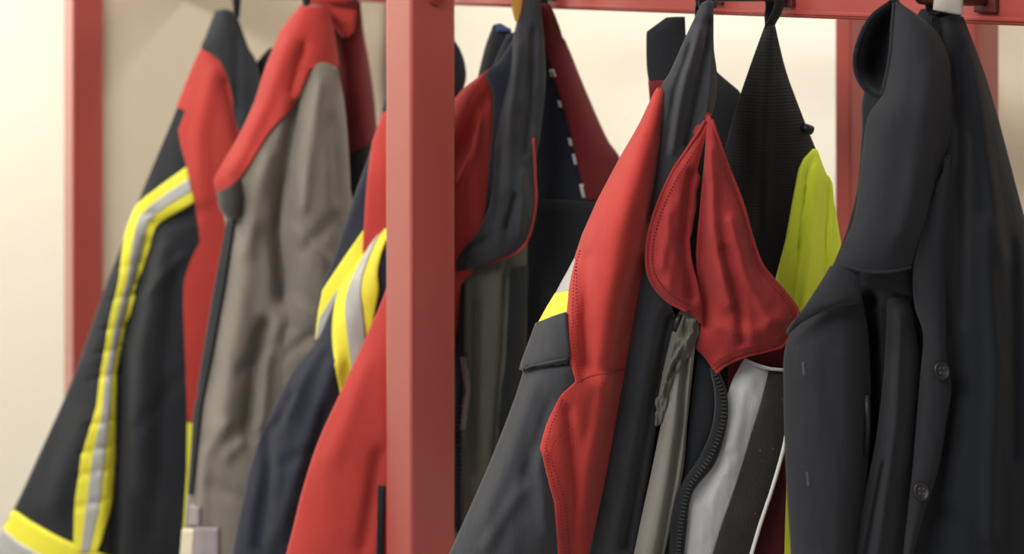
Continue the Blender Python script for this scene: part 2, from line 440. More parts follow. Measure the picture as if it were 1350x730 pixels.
PEGZ = 1.722
def peg(px, depth, over=0.022):
    """a hook on the rail under the loop seen at pixel column px; returns the point of the peg axis under that loop"""
    q = P(px, 0, depth); x, y = q.x, q.y; z = PEGZ
    C = [Vector((x, 0.004, z)), Vector((x, y, z)), Vector((x, y - over * 0.6, z + 0.002)), Vector((x, y - over, z + 0.012)), Vector((x, y - over - 0.003, z + 0.022))]
    h = tube('hook', C, 0.0048, M['hook'], rack, RO, ns=10)
    b = rbox('hook_plate', (x - 0.012, -0.006, z - 0.011), (x + 0.012, 0.002, z + 0.04), 'hook', 0.002, rack)
    b.parent = h
    return Vector((x, y, z))

# ------------------------------------------------------------------ garment 1: far left, black with yellow and grey tape
g = Garment('fire_jacket', 'black jacket with yellow and grey tape running down its sleeve, farthest left on the rack', 312, 10, 2.52, 0.1)
tp = peg(312, 2.52)
f1 = [([(207, 296), (230, 288), (256, 282)], 9, -.016), ([(196, 320), (163, 450), (156, 600), (150, 740)], 12, -.03), ([(215, 330), (190, 470), (190, 640)], 16, .012),
      ([(110, 560), (70, 660)], 22, .014), ([(190, 250), (120, 470)], 16, .016), ([(230, 360), (215, 520), (200, 700)], 12, -.008),
      ([(280, 100), (262, 180), (270, 260)], 12, .008), ([(300, 110), (318, 190)], 9, -.012), ([(180, 400), (240, 340)], 8, .008), ([(185, 560), (235, 500)], 10, -.006)] + [([(cx - 22, cy + 5), (cx + 20, cy - 6)], 3.2, -.0055) for cx, cy in ((185, 285), (172, 350), (160, 392), (150, 432), (146, 462), (140, 496), (138, 556), (128, 592), (125, 622), (120, 664))]
sh = g.sheet('body', [(0, .01, [(284, 14), (297, 12), (311, 17)]), (0, .03, [(265, 63), (295, 70), (333, 74)]), (0, .045, [(242, 120), (290, 130), (362, 118)]),
    (0, .05, [(222, 170), (290, 190), (380, 190)]), (0, .06, [(190, 246), (280, 260), (380, 260)]), (0, .065, [(165, 310), (270, 320), (380, 320)]), (0, .07, [(135, 388), (250, 395), (370, 395)]),
    (0, .075, [(95, 500), (220, 505), (360, 505)]), (0, .08, [(50, 602), (190, 620), (350, 605)]), (0, .085, [(16, 674), (150, 715), (345, 690)]), (0, .085, [(-35, 760), (90, 815), (330, 790)])],
    M['black'], 70, 260, back=.05, folds=f1, wr=.006)
g.sheet('collar', [(.03, .01, [(285, 14), (297, 13), (310, 18)]), (.04, .015, [(275, 42), (297, 42), (321, 52)]), (.045, .02, [(266, 64), (284, 68), (300, 86), (338, 80)]), (.05, .02, [(292, 76), (306, 110), (342, 100)]), (.055, .01, [(303, 100), (312, 140), (345, 140)]), (.055, .005, [(312, 168), (325, 180), (350, 180)])],
    M['slate'], 24, 40, folds=[([(312, 30), (312, 150)], 6, -.008)], wr=.003)
g.sheet('collar_tip', [(.0, .005, [(352, 66), (357, 63), (362, 62)]), (.0, .01, [(338, 84), (350, 82), (370, 80)]), (.0, .01, [(336, 120), (350, 120), (372, 120)])], M['black'], 10, 14)
g.patch('red_yoke', [(266, 64), (254, 90), (242, 118), (229, 139), (246, 147), (236, 172), (240, 195), (246, 215), (258, 268), (264, 318), (258, 330), (250, 345), (243, 372), (242, 400), (244, 460), (246, 520), (247, 556)],
    [(292, 75), (302, 96), (309, 125), (312, 155), (313, 162), (318, 176), (322, 195), (330, 215), (325, 268), (310, 318), (308, 330), (305, 345), (302, 372), (298, 400), (285, 460), (272, 520), (262, 556)], M['red'], [sh], .004, 26, 130)
g.patch('side_tape', [(247, 552), (246, 620), (241, 700), (238, 735)], [(262, 552), (258, 620), (252, 700), (249, 735)], M['yellow'], [sh], .003, 5, 30)
A = [(247, 220), (222, 238), (195, 258), (176, 276), (167, 304), (162, 335), (158, 370), (144, 426), (134, 487), (128, 537), (108, 600), (99, 664), (98, 715), (97, 728)]
B = [(257, 266), (232, 280), (213, 292), (204, 302), (200, 318), (193, 340), (183, 370), (166, 426), (153, 487), (152, 537), (152, 600), (147, 664), (132, 715), (127, 728)]
t_ = g.patch('hi_vis_tape', A, B, M['yellow'], [sh], .004, 16, 110)
g.patch('reflective_stripe', A, B, M['reflect'], [sh], .0055, 8, 110, parent=t_, f0=.34, f1=.68)
A = [(17, 670), (45, 689), (95, 715), (150, 733), (220, 742)]; B = [(-32, 738), (0, 772), (60, 802), (120, 815), (190, 820)]
t_ = g.patch('cuff_tape', A, B, M['yellow'], [sh], .004, 14, 40, smooth=True)
g.patch('reflective_stripe', A, B, M['reflect'], [sh], .0055, 8, 40, parent=t_, f0=.33, f1=.68, smooth=True)
g.loop(M['black'], tp, .0045, 3, 8)

# ------------------------------------------------------------------ garment 2: grey lining out, red shoulders
g = Garment('fire_jacket', 'grey-brown jacket with red shoulders, worn inside out, behind the yellow-taped sleeves', 404, 5, 2.22, 0.1)
tp = peg(404, 2.22)
f2 = [([(392, 140), (378, 215), (368, 300), (374, 390)], 11, -.03), ([(350, 430), (338, 470), (328, 570)], 10, -.03), ([(330, 300), (312, 430), (290, 560)], 16, .018), ([(350, 210), (322, 330)], 12, .012),
      ([(362, 430), (350, 470), (342, 560)], 10, .012), ([(380, 60), (350, 140), (310, 220)], 10, .012), ([(400, 60), (385, 120)], 7, -.012), ([(300, 560), (270, 600), (262, 730)], 9, .010), ([(340, 560), (300, 600)], 8, .012), ([(330, 660), (280, 640)], 10, -.008), ([(318, 490), (355, 455)], 8, -.008)]
sh = g.sheet('body', [(0, .01, [(397, 11), (412, 6), (430, 9)]), (0, .03, [(371, 45), (405, 45), (438, 45)]), (0, .04, [(352, 92), (400, 92), (445, 92)]), (0, .045, [(338, 136), (395, 136), (452, 136)]),
    (0, .05, [(314, 187), (385, 190), (457, 190)]), (0, .05, [(285, 236), (375, 240), (460, 240)]), (0, .05, [(289, 262), (375, 265), (465, 265)]), (0, .05, [(297, 300), (380, 300), (466, 305)]), (0, .055, [(285, 370), (375, 372), (468, 372)]),
    (0, .06, [(270, 465), (350, 470), (455, 470)]), (0, .06, [(255, 560), (340, 560), (440, 560)]), (0, .06, [(247, 650), (330, 650), (430, 650)]), (0, .06, [(240, 740), (330, 740), (430, 740)]), (0, .06, [(235, 810), (330, 810), (430, 810)])],
    M['grey'], 60, 130, back=.05, folds=f2, wr=.005, sc=(45, 80))
sl = g.sheet('sleeve', [(.035, .01, [(405, 92), (425, 82), (444, 89)]), (.033, .042, [(397, 128), (425, 125), (453, 130)]), (.035, .05, [(386, 190), (425, 190), (459, 192)]), (.035, .05, [(373, 258), (420, 262), (462, 264)]),
    (.035, .05, [(370, 308), (415, 315), (459, 325)]), (.035, .05, [(376, 372), (415, 380), (455, 395)]), (.035, .05, [(366, 438), (405, 450), (448, 470)]), (.028, .035, [(352, 495), (390, 510), (435, 540)]), (.02, .03, [(336, 580), (380, 595), (425, 620)]), (.01, .03, [(322, 680), (365, 700), (415, 730)]), (.0, .03, [(312, 760), (365, 770), (415, 790)])],
    M['grey'], 40, 110, back=.03, wr=.004, sc=(30, 60), folds=[([(420, 110), (408, 200), (400, 270)], 10, .012), ([(400, 330), (440, 290)], 9, -.008), ([(384, 396), (430, 425)], 8, .012), ([(378, 425), (425, 455)], 7, -.010), ([(392, 170), (380, 240)], 6, -.01), ([(440, 160), (445, 260)], 8, -.008), ([(372, 470), (415, 440)], 7, -.01), ([(385, 300), (440, 350)], 7, .008)])
g.patch('red_yoke', [(398, 10), (384, 24), (371, 45), (352, 91), (351, 93), (343, 120), (338, 136), (314, 187), (296, 217), (284, 237), (288, 257)],
    [(430, 9), (436, 24), (438, 42), (444, 89), (408, 92), (397, 120), (389, 134), (352, 180), (329, 218), (315, 237), (293, 255)], M['red'], [sh], .006, 22, 90)
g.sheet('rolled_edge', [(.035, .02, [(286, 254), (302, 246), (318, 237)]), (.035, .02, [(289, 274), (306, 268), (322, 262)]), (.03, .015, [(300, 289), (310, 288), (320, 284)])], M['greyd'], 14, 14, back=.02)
g.patch('lining_edge', [(301, 290), (284, 380), (269, 468), (258, 530), (254, 600), (250, 650)], [(311, 290), (297, 380), (281, 468), (268, 530), (260, 600), (255, 650)], M['black'], [sh], .005, 6, 40)
g.patch('care_label', [(259, 693), (257, 740)], [(289, 695), (289, 740)], M['lilac'], [sh], .005, 8, 10, label='grey-lilac label')
g.patch('care_label', [(241, 696), (237, 740)], [(259, 696), (256, 740)], M['cream'], [sh], .007, 8, 10, label='cream label')
g.patch('care_label', [(253, 664), (251, 692)], [(265, 668), (264, 693)], M['lilac'], [sh], .006, 6, 8, label='small grey-lilac tab')
g.loop(M['black'], tp, .0035, 3, 4)

# ------------------------------------------------------------------ garment 2b: dark red one behind it
g = Garment('fire_jacket', 'dark red jacket on a broad strap, half hidden behind the grey-brown one', 448, -10, 2.30, 0.1)
tp = peg(448, 2.30, .012)
sh = g.sheet('body', [(.01, .006, [(425, 2), (450, 0), (474, 2)], .01), (0, .015, [(436, 40), (458, 40), (477, 40)], .02), (-.02, .03, [(440, 80), (465, 80), (484, 80)]), (-.02, .035, [(440, 130), (468, 130), (491, 125)]), (-.03, .04, [(440, 190), (470, 190), (497, 185)]),
    (-.03, .04, [(430, 300), (475, 300), (520, 300)]), (-.03, .04, [(420, 500), (475, 500), (530, 500)]), (-.03, .04, [(400, 780), (475, 780), (530, 780)])], M['black'], 30, 60, back=.04, wr=.004)
g.patch('red_yoke', [(425, 3), (436, 40), (441, 80), (446, 130), (455, 190), (458, 205)], [(479, 3), (483, 40), (491, 80), (499, 125), (501, 165), (490, 187)], M['redd'], [sh], .004, 14, 40)
g.sheet('strap', [(.01, .004, [(405, -20), (440, -20), (472, -20)]), (.012, .006, [(408, 5), (440, 5), (471, 5)]), (.02, .008, [(430, 24), (452, 26), (470, 20)]), (.03, .006, [(452, 50), (460, 48), (466, 42)])], M['red'], 14, 20, thick=.004)

# ------------------------------------------------------------------ garment 3: navy with two broad tapes, behind the middle post
g = Garment('fire_jacket', 'navy jacket with two broad yellow and silver tapes, left of the middle post', 545, 8, 2.0, 0.05)
tp = peg(545, 2.0)
sh = g.sheet('body', [(0, .01, [(528, 12), (545, 8), (562, 12)]), (0, .02, [(512, 60), (555, 60), (604, 60)]), (0, .03, [(508, 98), (555, 100), (615, 98)]), (0, .03, [(506, 135), (555, 140), (608, 130)]), (0, .035, [(489, 196), (550, 200), (606, 200)]),
    (0, .035, [(466, 260), (540, 260), (606, 260)]), (0, .04, [(440, 340), (530, 340), (604, 340)]), (0, .04, [(420, 390), (510, 390), (600, 390)]), (0, .04, [(414, 450), (500, 450), (590, 450)]), (-.02, .04, [(420, 560), (500, 560), (580, 560)]), (-.02, .04, [(400, 790), (500, 790), (580, 790)])],
    M['navy'], 40, 70, back=.04, wr=.004, folds=[([(480, 230), (455, 300)], 8, .008)])
g.patch('red_yoke', [(507, 148), (493, 188), (485, 240), (481, 300), (479, 337)], [(560, 148), (560, 188), (560, 240), (560, 300), (483, 335)], M['red'], [sh], .005, 16, 50)
sl = g.sheet('sleeve', [(.03, .02, [(507, 300), (530, 298), (560, 305)]), (.03, .03, [(471, 348), (510, 350), (550, 355)]), (.03, .04, [(447, 385), (495, 390), (545, 400)]), (.03, .045, [(418, 448), (470, 455), (525, 470)]), (.03, .045, [(385, 492), (445, 505), (510, 530)]),
    (.03, .05, [(350, 560), (415, 575), (490, 600)]), (.03, .05, [(330, 613), (395, 630), (475, 660)]), (.03, .05, [(315, 680), (380, 695), (460, 720)]), (.03, .05, [(303, 745), (370, 760), (450, 790)]), (.03, .05, [(295, 810), (360, 820), (440, 840)])],
    M['navy'], 40, 90, back=.04, wr=.006, sc=(40, 70), folds=[([(352, 565), (354, 620), (340, 720)], 9, -.014), ([(420, 460), (380, 540)], 10, .010), ([(440, 480), (400, 600), (370, 700)], 12, .012), ([(385, 520), (365, 560)], 6, -.010), ([(430, 540), (400, 640)], 8, -.008), ([(420, 590), (375, 610)], 8, -.006)])
A = [(481, 302), (453, 343), (427, 382), (421, 411), (417, 448)]; B = [(480, 338), (463, 370), (452, 388), (442, 408), (422, 448)]
t_ = g.patch('hi_vis_tape', A, B, M['yellow'], [sh], .004, 10, 40)
g.patch('reflective_stripe', [(456, 372), (441, 390), (424, 418), (419, 446)], [(466, 368), (453, 388), (443, 408), (424, 448)], M['reflect'], [sh], .006, 8, 30, parent=t_)
A = [(507, 301), (471, 349), (448, 385), (440, 430), (442, 480), (448, 517), (453, 550)]; B = [(516, 304), (503, 335), (498, 360), (499, 385), (492, 425), (492, 480), (496, 520), (500, 550)][:7]
t_ = g.patch('hi_vis_tape', A, B, M['yellow'], [sl], .004, 14, 60, smooth=True)
g.patch('reflective_stripe', [(490, 325), (471, 360), (459, 395), (459, 440), (463, 480), (467, 515), (470, 550)], [(504, 306), (486, 345), (477, 378), (479, 410), (482, 445), (484, 490), (488, 548)], M['reflect'], [sl], .006, 8, 60, parent=t_, smooth=True)
g.loop(M['black'], tp, .004, 4, 6)

# ------------------------------------------------------------------ garment 4b: navy and dark red one behind garment 4
g = Garment('fire_jacket', 'navy jacket with dark red lining edged in white dashes, behind the olive one', 712, 0, 1.895, 0.1)
tp = P(682, 0, 1.835); tp = Vector((tp.x, P(708, 0, 1.862).y, PEGZ))     # hangs on the olive jacket's hook, further in
sh = g.sheet('body', [(.046, .003, [(702, 4), (712, 4), (724, 4)], .004), (.030, .006, [(700, 30), (715, 30), (735, 30)], .01), (-.02, .02, [(698, 60), (720, 60), (746, 60)]), (-.03, .03, [(696, 118), (730, 118), (769, 118)]), (-.03, .035, [(692, 188), (740, 188), (800, 187)]), (-.03, .035, [(690, 212), (745, 212), (815, 208)]),
    (-.03, .04, [(690, 265), (750, 265), (830, 265)]), (-.03, .04, [(680, 400), (760, 400), (850, 400)]), (-.03, .04, [(670, 520), (760, 520), (850, 520)]), (-.03, .04, [(660, 790), (750, 790), (840, 790)])], M['navy'], 40, 80, back=.04, wr=.004)
A = [(708, 5), (713, 40), (726, 92), (746, 152), (766, 236), (773, 264)]; B = [(729, 5), (746, 40), (767, 92), (793, 152), (824, 208), (838, 264)]
rl = g.patch('red_lining', A, B, M['redd'], [sh], .004, 16, 60)
for (x, y, l) in ((727, 97, 9), (737.5, 137, 9), (751, 187, 10), (756.5, 210, 14), (766.5, 252, 18)):
    g.patch('white_dash', [(x - 2.8, y - l / 2), (x - 2.4 + l * .2, y + l / 2)], [(x + 2.0, y - l / 2), (x + 2.4 + l * .2, y + l / 2)], M['white'], [rl, sh], .0018, 3, 4)
g.patch('lower_panel', [(690, 263), (684, 400), (672, 520), (664, 700)], [(790, 266), (815, 400), (810, 520), (800, 700)], M['black'], [sh], .007, 12, 30)

g.px0 = 712; g.D -= .04; g.loop(M['navy'], tp, .0055, 3, 4); g.D += .04

# ------------------------------------------------------------------ garment 4: olive front, slate collar, red sleeve behind the post
g = Garment('fire_jacket', 'dark olive jacket with slate collar and red sleeve, hung on a mustard loop', 682, 0, 1.835, 0.0)
tp = peg(682, 1.835)
sh = g.sheet('body', [(-.01, .01, [(668, 45), (686, 40), (704, 36)]), (-.02, .02, [(645, 100), (680, 100), (704, 110)]), (-.02, .025, [(625, 200), (665, 210), (698, 220)]), (-.02, .03, [(604, 340), (650, 345), (695, 345)]), (-.02, .03, [(580, 450), (640, 450), (694, 450)]),
    (-.02, .03, [(575, 560), (640, 560), (688, 560)]), (-.02, .03, [(570, 660), (630, 660), (680, 660)]), (-.02, .03, [(570, 790), (630, 790), (670, 790)])], M['olive'], 36, 80, back=.03, wr=.006, sc=(30, 120), mats=[(2.8, M['navy']), (99, M['olive'])],
    folds=[([(613, 370), (618, 480), (606, 580)], 6, .010), ([(668, 360), (662, 480), (650, 620)], 6, -.014), ([(640, 380), (636, 600)], 10, .008), ([(628, 400), (622, 620)], 5, -.008)])
sl = g.sheet('sleeve', [(0, .01, [(636, 97), (642, 92), (648, 102)]), (0, .02, [(604, 124), (630, 128), (651, 140)]), (0, .025, [(575, 180), (615, 190), (649, 205)]), (0, .025, [(545, 270), (600, 275), (643, 290)]), (0, .025, [(507, 386), (560, 390), (615, 405)]), (0, .025, [(485, 438), (540, 450), (598, 470)]),
    (0, .025, [(450, 514), (510, 525), (570, 540)]), (0, .025, [(420, 580), (480, 595), (548, 610)]), (0, .025, [(400, 640), (465, 655), (532, 670)]), (0, .025, [(385, 700), (450, 715), (522, 730)]), (0, .025, [(368, 765), (440, 780), (512, 795)])], M['red'], 36, 90, back=.03, wr=.004,
    folds=[([(640, 130), (615, 180), (595, 210)], 7, -.012), ([(632, 150), (625, 200), (605, 240)], 5, .010), ([(480, 480), (440, 600)], 14, .006), ([(500, 600), (480, 720)], 10, -.008)])
g.sheet('back_collar', [(-.045, .005, [(650, 33), (660, 31), (674, 40)]), (-.045, .01, [(640, 60), (655, 60), (676, 62)]), (-.045, .01, [(632, 92), (650, 95), (672, 98)]), (-.04, .01, [(626, 120), (645, 120), (665, 120)])], M['slate'], 14, 20, back=.01)
g.sheet('collar_tag', [(-.028, .0, [(655, 33), (664, 34), (674, 38)]), (-.028, .0, [(654, 41), (664, 41), (674, 42)])], M['blue'], 8, 4, label='blue tag')
g.sheet('collar_side', [(.012, .005, [(676, 52), (684, 50), (694, 50)]), (.015, .01, [(658, 80), (672, 84), (690, 90)]), (.015, .012, [(640, 97), (655, 108), (680, 130)]), (.015, .01, [(649, 124), (656, 140), (668, 165)]), (.012, .008, [(648, 180), (653, 195), (662, 210)]), (.01, .005, [(643, 235), (648, 245), (656, 255)])], M['navy'], 14, 40)
cl = g.sheet('collar', [(.01, .004, [(688, 0), (699, -6), (712, 0)]), (.015, .012, [(675, 55), (698, 50), (718, 60)]), (.018, .015, [(662, 110), (690, 110), (719, 118)]), (.02, .016, [(655, 165), (685, 170), (712, 178)]), (.02, .016, [(651, 215), (680, 225), (705, 222)]), (.022, .016, [(646, 268), (680, 270), (706, 262)]),
    (.022, .015, [(626, 311), (670, 312), (700, 300)]), (.022, .012, [(604, 338), (645, 340), (686, 328)]), (.02, .008, [(602, 358), (622, 354), (646, 346)])], M['slate'], 34, 90, thick=.004, wr=.006, sc=(28, 60),
    folds=[([(684, 60), (672, 150), (668, 250)], 7, .008), ([(704, 40), (700, 120), (694, 200)], 5, -.008), ([(680, 260), (668, 300)], 5, -.009), ([(640, 315), (615, 330)], 5, -.008), ([(690, 230), (686, 310)], 6, .006), ([(660, 200), (652, 290)], 4, -.006)])
g.cord('red_piping', [(703, 182), (705, 222), (706.5, 262), (700, 301), (687, 328), (664, 340), (646, 347)], .0016, M['red'], [cl], .001, 40)
zt = g.patch('zip_tape', [(603, 362), (602, 450), (602, 560), (600, 700)], [(612, 364), (611, 450), (608, 560), (606, 700)], M['black'], [sh], .004, 5, 40)
g.teeth('zip_teeth', [(610, 368), (609, 450), (606, 560), (605, 640)], M['zip'], [zt, sh], .003, 6)
g.patch('side_strip', [(674, 352), (668, 480), (650, 600), (640, 700)], [(694, 350), (690, 480), (684, 600), (676, 700)], M['black'], [sh], .004, 6, 30)
g.patch('zip_edge_highlight', [(609, 470), (614, 510), (607, 565)], [(614, 470), (619, 510), (611, 565)], M['beige'], [sh], .004, 4, 14)  # lining beige reused as a painted highlight on the crumpled zip edge
zt = g.patch('zip_tape', [(499, 640), (496, 740)], [(507, 640), (504, 740)], M['black'], [sl], .004, 5, 20)
g.sheet('hanging_loop', [(.014, .002, [(672, -12), (681, -12), (690, -12)]), (.018, .003, [(675, 12), (682, 12), (689, 12)]), (.022, .001, [(679, 28), (682, 29), (684, 28)])], M['mustard'], 8, 14, thick=.003)
pl = P(681, -6, 1.82)

# ------------------------------------------------------------------ garment 5b: black one behind garment 5
g = Garment('fire_jacket', 'black-collared jacket showing a sliver of red, almost hidden behind the red-collared one', 910, 20, 1.60, 0.1)
tp = peg(926, 1.58, .012)
sh = g.sheet('body', [(0, .003, [(878, 23), (890, 22), (903, 22)]), (0, .006, [(852, 42), (878, 44), (904, 46)]), (0, .008, [(852, 76), (895, 78), (936, 82)]), (0, .008, [(853, 94), (900, 95), (945, 95)]), (0, .01, [(855, 106), (910, 110), (974, 119)]), (0, .01, [(857, 130), (915, 132), (985, 137)]), (-.01, .012, [(858, 190), (920, 190), (990, 190)]), (-.02, .012, [(850, 260), (920, 260), (990, 260)]), (-.03, .01, [(850, 420), (920, 420), (980, 420)]), (-.05, .01, [(850, 780), (920, 780), (980, 780)])], M['black'], 40, 90, back=.012, wr=.001, linear=True)
g.patch('red_yoke', [(855, 107), (857, 130), (858, 190), (852, 300)], [(905, 104), (905, 130), (905, 190), (905, 300)], M['redd'], [sh], .003, 10, 20)
g.px0 = 926; g.loop(M['black'], tp, .003, 3, 10)

# ------------------------------------------------------------------ garment 6: black knit and lime
g = Garment('work_jacket', 'black ribbed jacket with bright lime side, between the red-collared jacket and the charcoal coat', 1015, 34, 1.495, 0.0)
tp = P(1015, 0, 1.495); tp.z = PEGZ; tp.x = P(933, 0, 1.44).x     # hangs on the same hook as the red-collared jacket, further in
sh = g.sheet('body', [(0, .006, [(1008, 34), (1015, 32), (1022, 34)]), (-.01, .015, [(986, 95), (1012, 95), (1036, 92)]), (-.02, .02, [(971, 140), (1012, 142), (1054, 142)]), (-.035, .025, [(958, 186), (1015, 188), (1073, 190)]), (-.05, .03, [(945, 240), (1020, 238), (1092, 238)]), (-.065, .03, [(940, 320), (1025, 320), (1106, 320)]),
    (-.08, .03, [(935, 450), (1025, 450), (1112, 450)]), (-.09, .03, [(930, 600), (1025, 600), (1112, 600)]), (-.1, .03, [(930, 790), (1025, 790), (1112, 790)])], M['knit'], 44, 90, back=.02, wr=.003,
    folds=[([(1015, 50), (1010, 150), (1005, 300)], 10, .006), ([(1075, 220), (1065, 320), (1055, 400)], 5, .008), ([(1062, 230), (1052, 330)], 4, -.007), ([(1090, 250), (1085, 360)], 4, -.007), ([(1098, 260), (1096, 340)], 3, .005)])
g.patch('lime_panel', [(1072, 196), (1060, 209), (1053, 224), (1044, 270), (1035, 320), (1022, 370), (1010, 450), (1010, 600), (1010, 780)],
    [(1075, 197), (1083, 222), (1092, 238), (1099, 280), (1106, 320), (1110, 370), (1112, 450), (1112, 600), (1112, 780)], M['lime'], [sh], .004, 24, 80)
g.sheet('side_tab', [(-.05, .004, [(1086, 236), (1092, 232), (1098, 242)]), (-.055, .006, [(1090, 265), (1095, 262), (1100, 268)]), (-.06, .004, [(1094, 292), (1098, 290), (1101, 290)])], M['lime'], 8, 12)
g.cord('toggle', None, .005, M['button'], p3=[g.pt(1058, 168, -.022), g.pt(1063, 169, -.020), g.pt(1070, 172, -.022)])
g.loop(M['knit'], tp, .005, 4, 26)

# ------------------------------------------------------------------ garment 5: the main one in focus
g = Garment('fire_jacket', 'red and black jacket with turned-out red collar, open zip and pale grey lining', 933, 2, 1.44, 0.0)
tp = peg(933, 1.44)
sh = g.sheet('body', [(-.01, .008, [(923, 14), (932, 13), (940, 14)]), (-.015, .015, [(908, 48), (925, 48), (940, 56)]), (-.02, .025, [(886, 100), (915, 100), (943, 100)]), (-.02, .03, [(866, 160), (905, 165), (944, 165)]), (-.02, .035, [(850, 250), (905, 255), (955, 250)]), (-.02, .04, [(842, 350), (910, 355), (985, 350)]),
    (-.02, .045, [(830, 450), (920, 455), (1025, 450)]), (-.02, .045, [(812, 540), (920, 540), (1036, 540)]), (-.02, .045, [(792, 640), (900, 640), (1030, 640)]), (-.02, .045, [(772, 740), (890, 740), (1020, 740)]), (-.02, .045, [(762, 810), (880, 810), (1010, 810)])],
    M['black'], 60, 120, back=.04, wr=.004, folds=[([(862, 330), (838, 470), (808, 610), (785, 740)], 10, .02), ([(880, 440), (860, 560), (830, 730)], 10, -.022), ([(850, 560), (818, 700)], 6, -.008)])
sp = g.sheet('front_panel', [(.03, .008, [(856, 292), (862, 290), (868, 284)]), (.035, .02, [(846, 360), (862, 365), (885, 400)]), (.035, .02, [(832, 440), (858, 445), (893, 430)]), (.03, .02, [(816, 525), (845, 530), (876, 500)]), (.025, .02, [(797, 620), (828, 625), (862, 590)]), (.02, .02, [(776, 732), (806, 735), (844, 700)]), (.02, .02, [(762, 808), (800, 810), (836, 780)])],
    M['slate'], 24, 90, wr=.003, folds=[([(852, 350), (828, 480), (798, 640)], 8, .008), ([(880, 420), (850, 580), (825, 720)], 9, -.016)])
sl = g.sheet('sleeve', [(.03, .008, [(867, 118), (871, 116), (876, 121)]), (.03, .025, [(845, 165), (860, 165), (871, 170)]), (.03, .035, [(818, 212), (845, 214), (868, 220)]), (.03, .045, [(790, 265), (828, 268), (862, 275)]), (.03, .05, [(770, 310), (815, 315), (855, 320)]), (.03, .055, [(757, 346), (805, 355), (849, 360)]),
    (.03, .055, [(737, 382), (795, 392), (842, 400)]), (.03, .055, [(711, 427), (775, 438), (834, 440)]), (.03, .055, [(695, 472), (765, 480), (826, 480)]), (.03, .055, [(680, 520), (752, 528), (817, 530)]), (.03, .055, [(660, 573), (735, 585), (806, 588)]), (.03, .055, [(640, 622), (718, 636), (795, 640)]),
    (.03, .055, [(612, 685), (700, 695), (783, 692)]), (.03, .055, [(588, 738), (680, 748), (771, 750)]), (.03, .055, [(560, 800), (660, 810), (758, 810)])],
    M['slate'], 56, 150, back=.035, mats=[(5.0, M['red']), (99, M['slate'])], wr=.005, sc=(50, 110),
    folds=[([(845, 200), (818, 300), (800, 420), (795, 500)], 16, .010), ([(776, 340), (770, 420), (772, 480)], 9, -.010), ([(838, 340), (815, 470), (790, 610), (760, 740)], 10, -.010), ([(800, 500), (780, 600), (765, 730)], 10, .012), ([(748, 540), (757, 640), (752, 740)], 8, -.010),
           ([(690, 490), (712, 482), (748, 476)], 5, -.008), ([(700, 510), (670, 600), (640, 680)], 14, .008), ([(725, 530), (690, 640)], 8, -.006), ([(690, 640), (640, 720)], 10, .007), ([(710, 600), (720, 700)], 9, .006), ([(868, 200), (855, 290)], 6, -.008)])
RA = [(868, 117), (845, 165), (818, 212), (790, 265), (770, 310), (759, 343), (752, 379), (749, 419), (749, 452), (754, 484), (759, 503), (739, 521), (722, 560), (713, 591), (722, 630), (731, 664), (736, 730), (738, 790)]
RB = [(875, 122), (870, 170), (867, 220), (861, 275), (854, 320), (850, 345), (844, 385), (836, 425), (831, 455), (825, 485), (820, 503), (816, 521), (809, 560), (804, 591), (796, 630), (789, 664), (774, 730), (762, 790)]
rp = g.patch('red_panel', RA, RB, M['red'], [sl], .003, 30, 170)
g.stitch('stitching', [(768, 330), (762, 352), (758, 382), (755, 420), (755, 452), (759, 480), (764, 500)], M['thread'], [rp, sl], .0035)
g.stitch('stitching', [(763, 352), (761, 382), (760, 420), (760, 452), (764, 482)], M['thread'], [rp, sl], .0035)
g.stitch('stitching', [(742, 525), (728, 560), (719, 591), (728, 630), (737, 664), (742, 735)], M['thread'], [rp, sl], .0035, smooth=False)
g.stitch('stitching', [(748, 560), (726, 592), (734, 630), (743, 664), (748, 735)], M['thread'], [rp, sl], .0035)
g.cord('panel_seam', [(760, 503), (780, 495), (802, 491), (824, 487)], .0006, M['redc'], [rp], .0003, 24)
g.patch('reflective_stripe', [(760, 341), (746, 366), (734, 389)], [(761, 343), (755, 368), (752, 384)], M['reflect'], [sl], .003, 8, 24)
g.patch('hi_vis_tape', [(734, 388), (722, 408), (711, 428)], [(752, 384), (751, 398), (749, 412)], M['yellow'], [sl], .0032, 10, 24)
fl = g.patch('sleeve_flap', [(712, 428), (700, 460), (689, 488)], [(750, 413), (750, 444), (751, 472)], M['slate'], [sl], .007, 16, 30, thick=.003)
g.cord('flap_hem', [(690, 488), (700, 482), (720, 478), (750, 472)], .0012, M['slate'], [fl, sl], .001, 20)
g.sheet('collar', [(.012, .004, [(925, 4), (933, 0), (941, 2)]), (.02, .012, [(905, 46), (925, 45), (941, 60)]), (.028, .018, [(884, 93), (915, 92), (945, 96)]), (.035, .02, [(871, 118), (905, 125), (944, 130)]), (.04, .02, [(869, 180), (895, 182), (932, 170)]), (.045, .015, [(862, 245), (878, 245), (902, 226)]), (.05, .006, [(855, 294), (860, 292), (867, 285)])],
    M['slate'], 34, 70, thick=.004, wr=.003, sc=(20, 120), folds=[([(922, 40), (900, 120), (885, 200)], 6, .008), ([(935, 30), (925, 100), (905, 190)], 5, -.010), ([(910, 60), (890, 120), (876, 200)], 4, -.006), ([(941, 60), (936, 140), (910, 210)], 5, .008)])
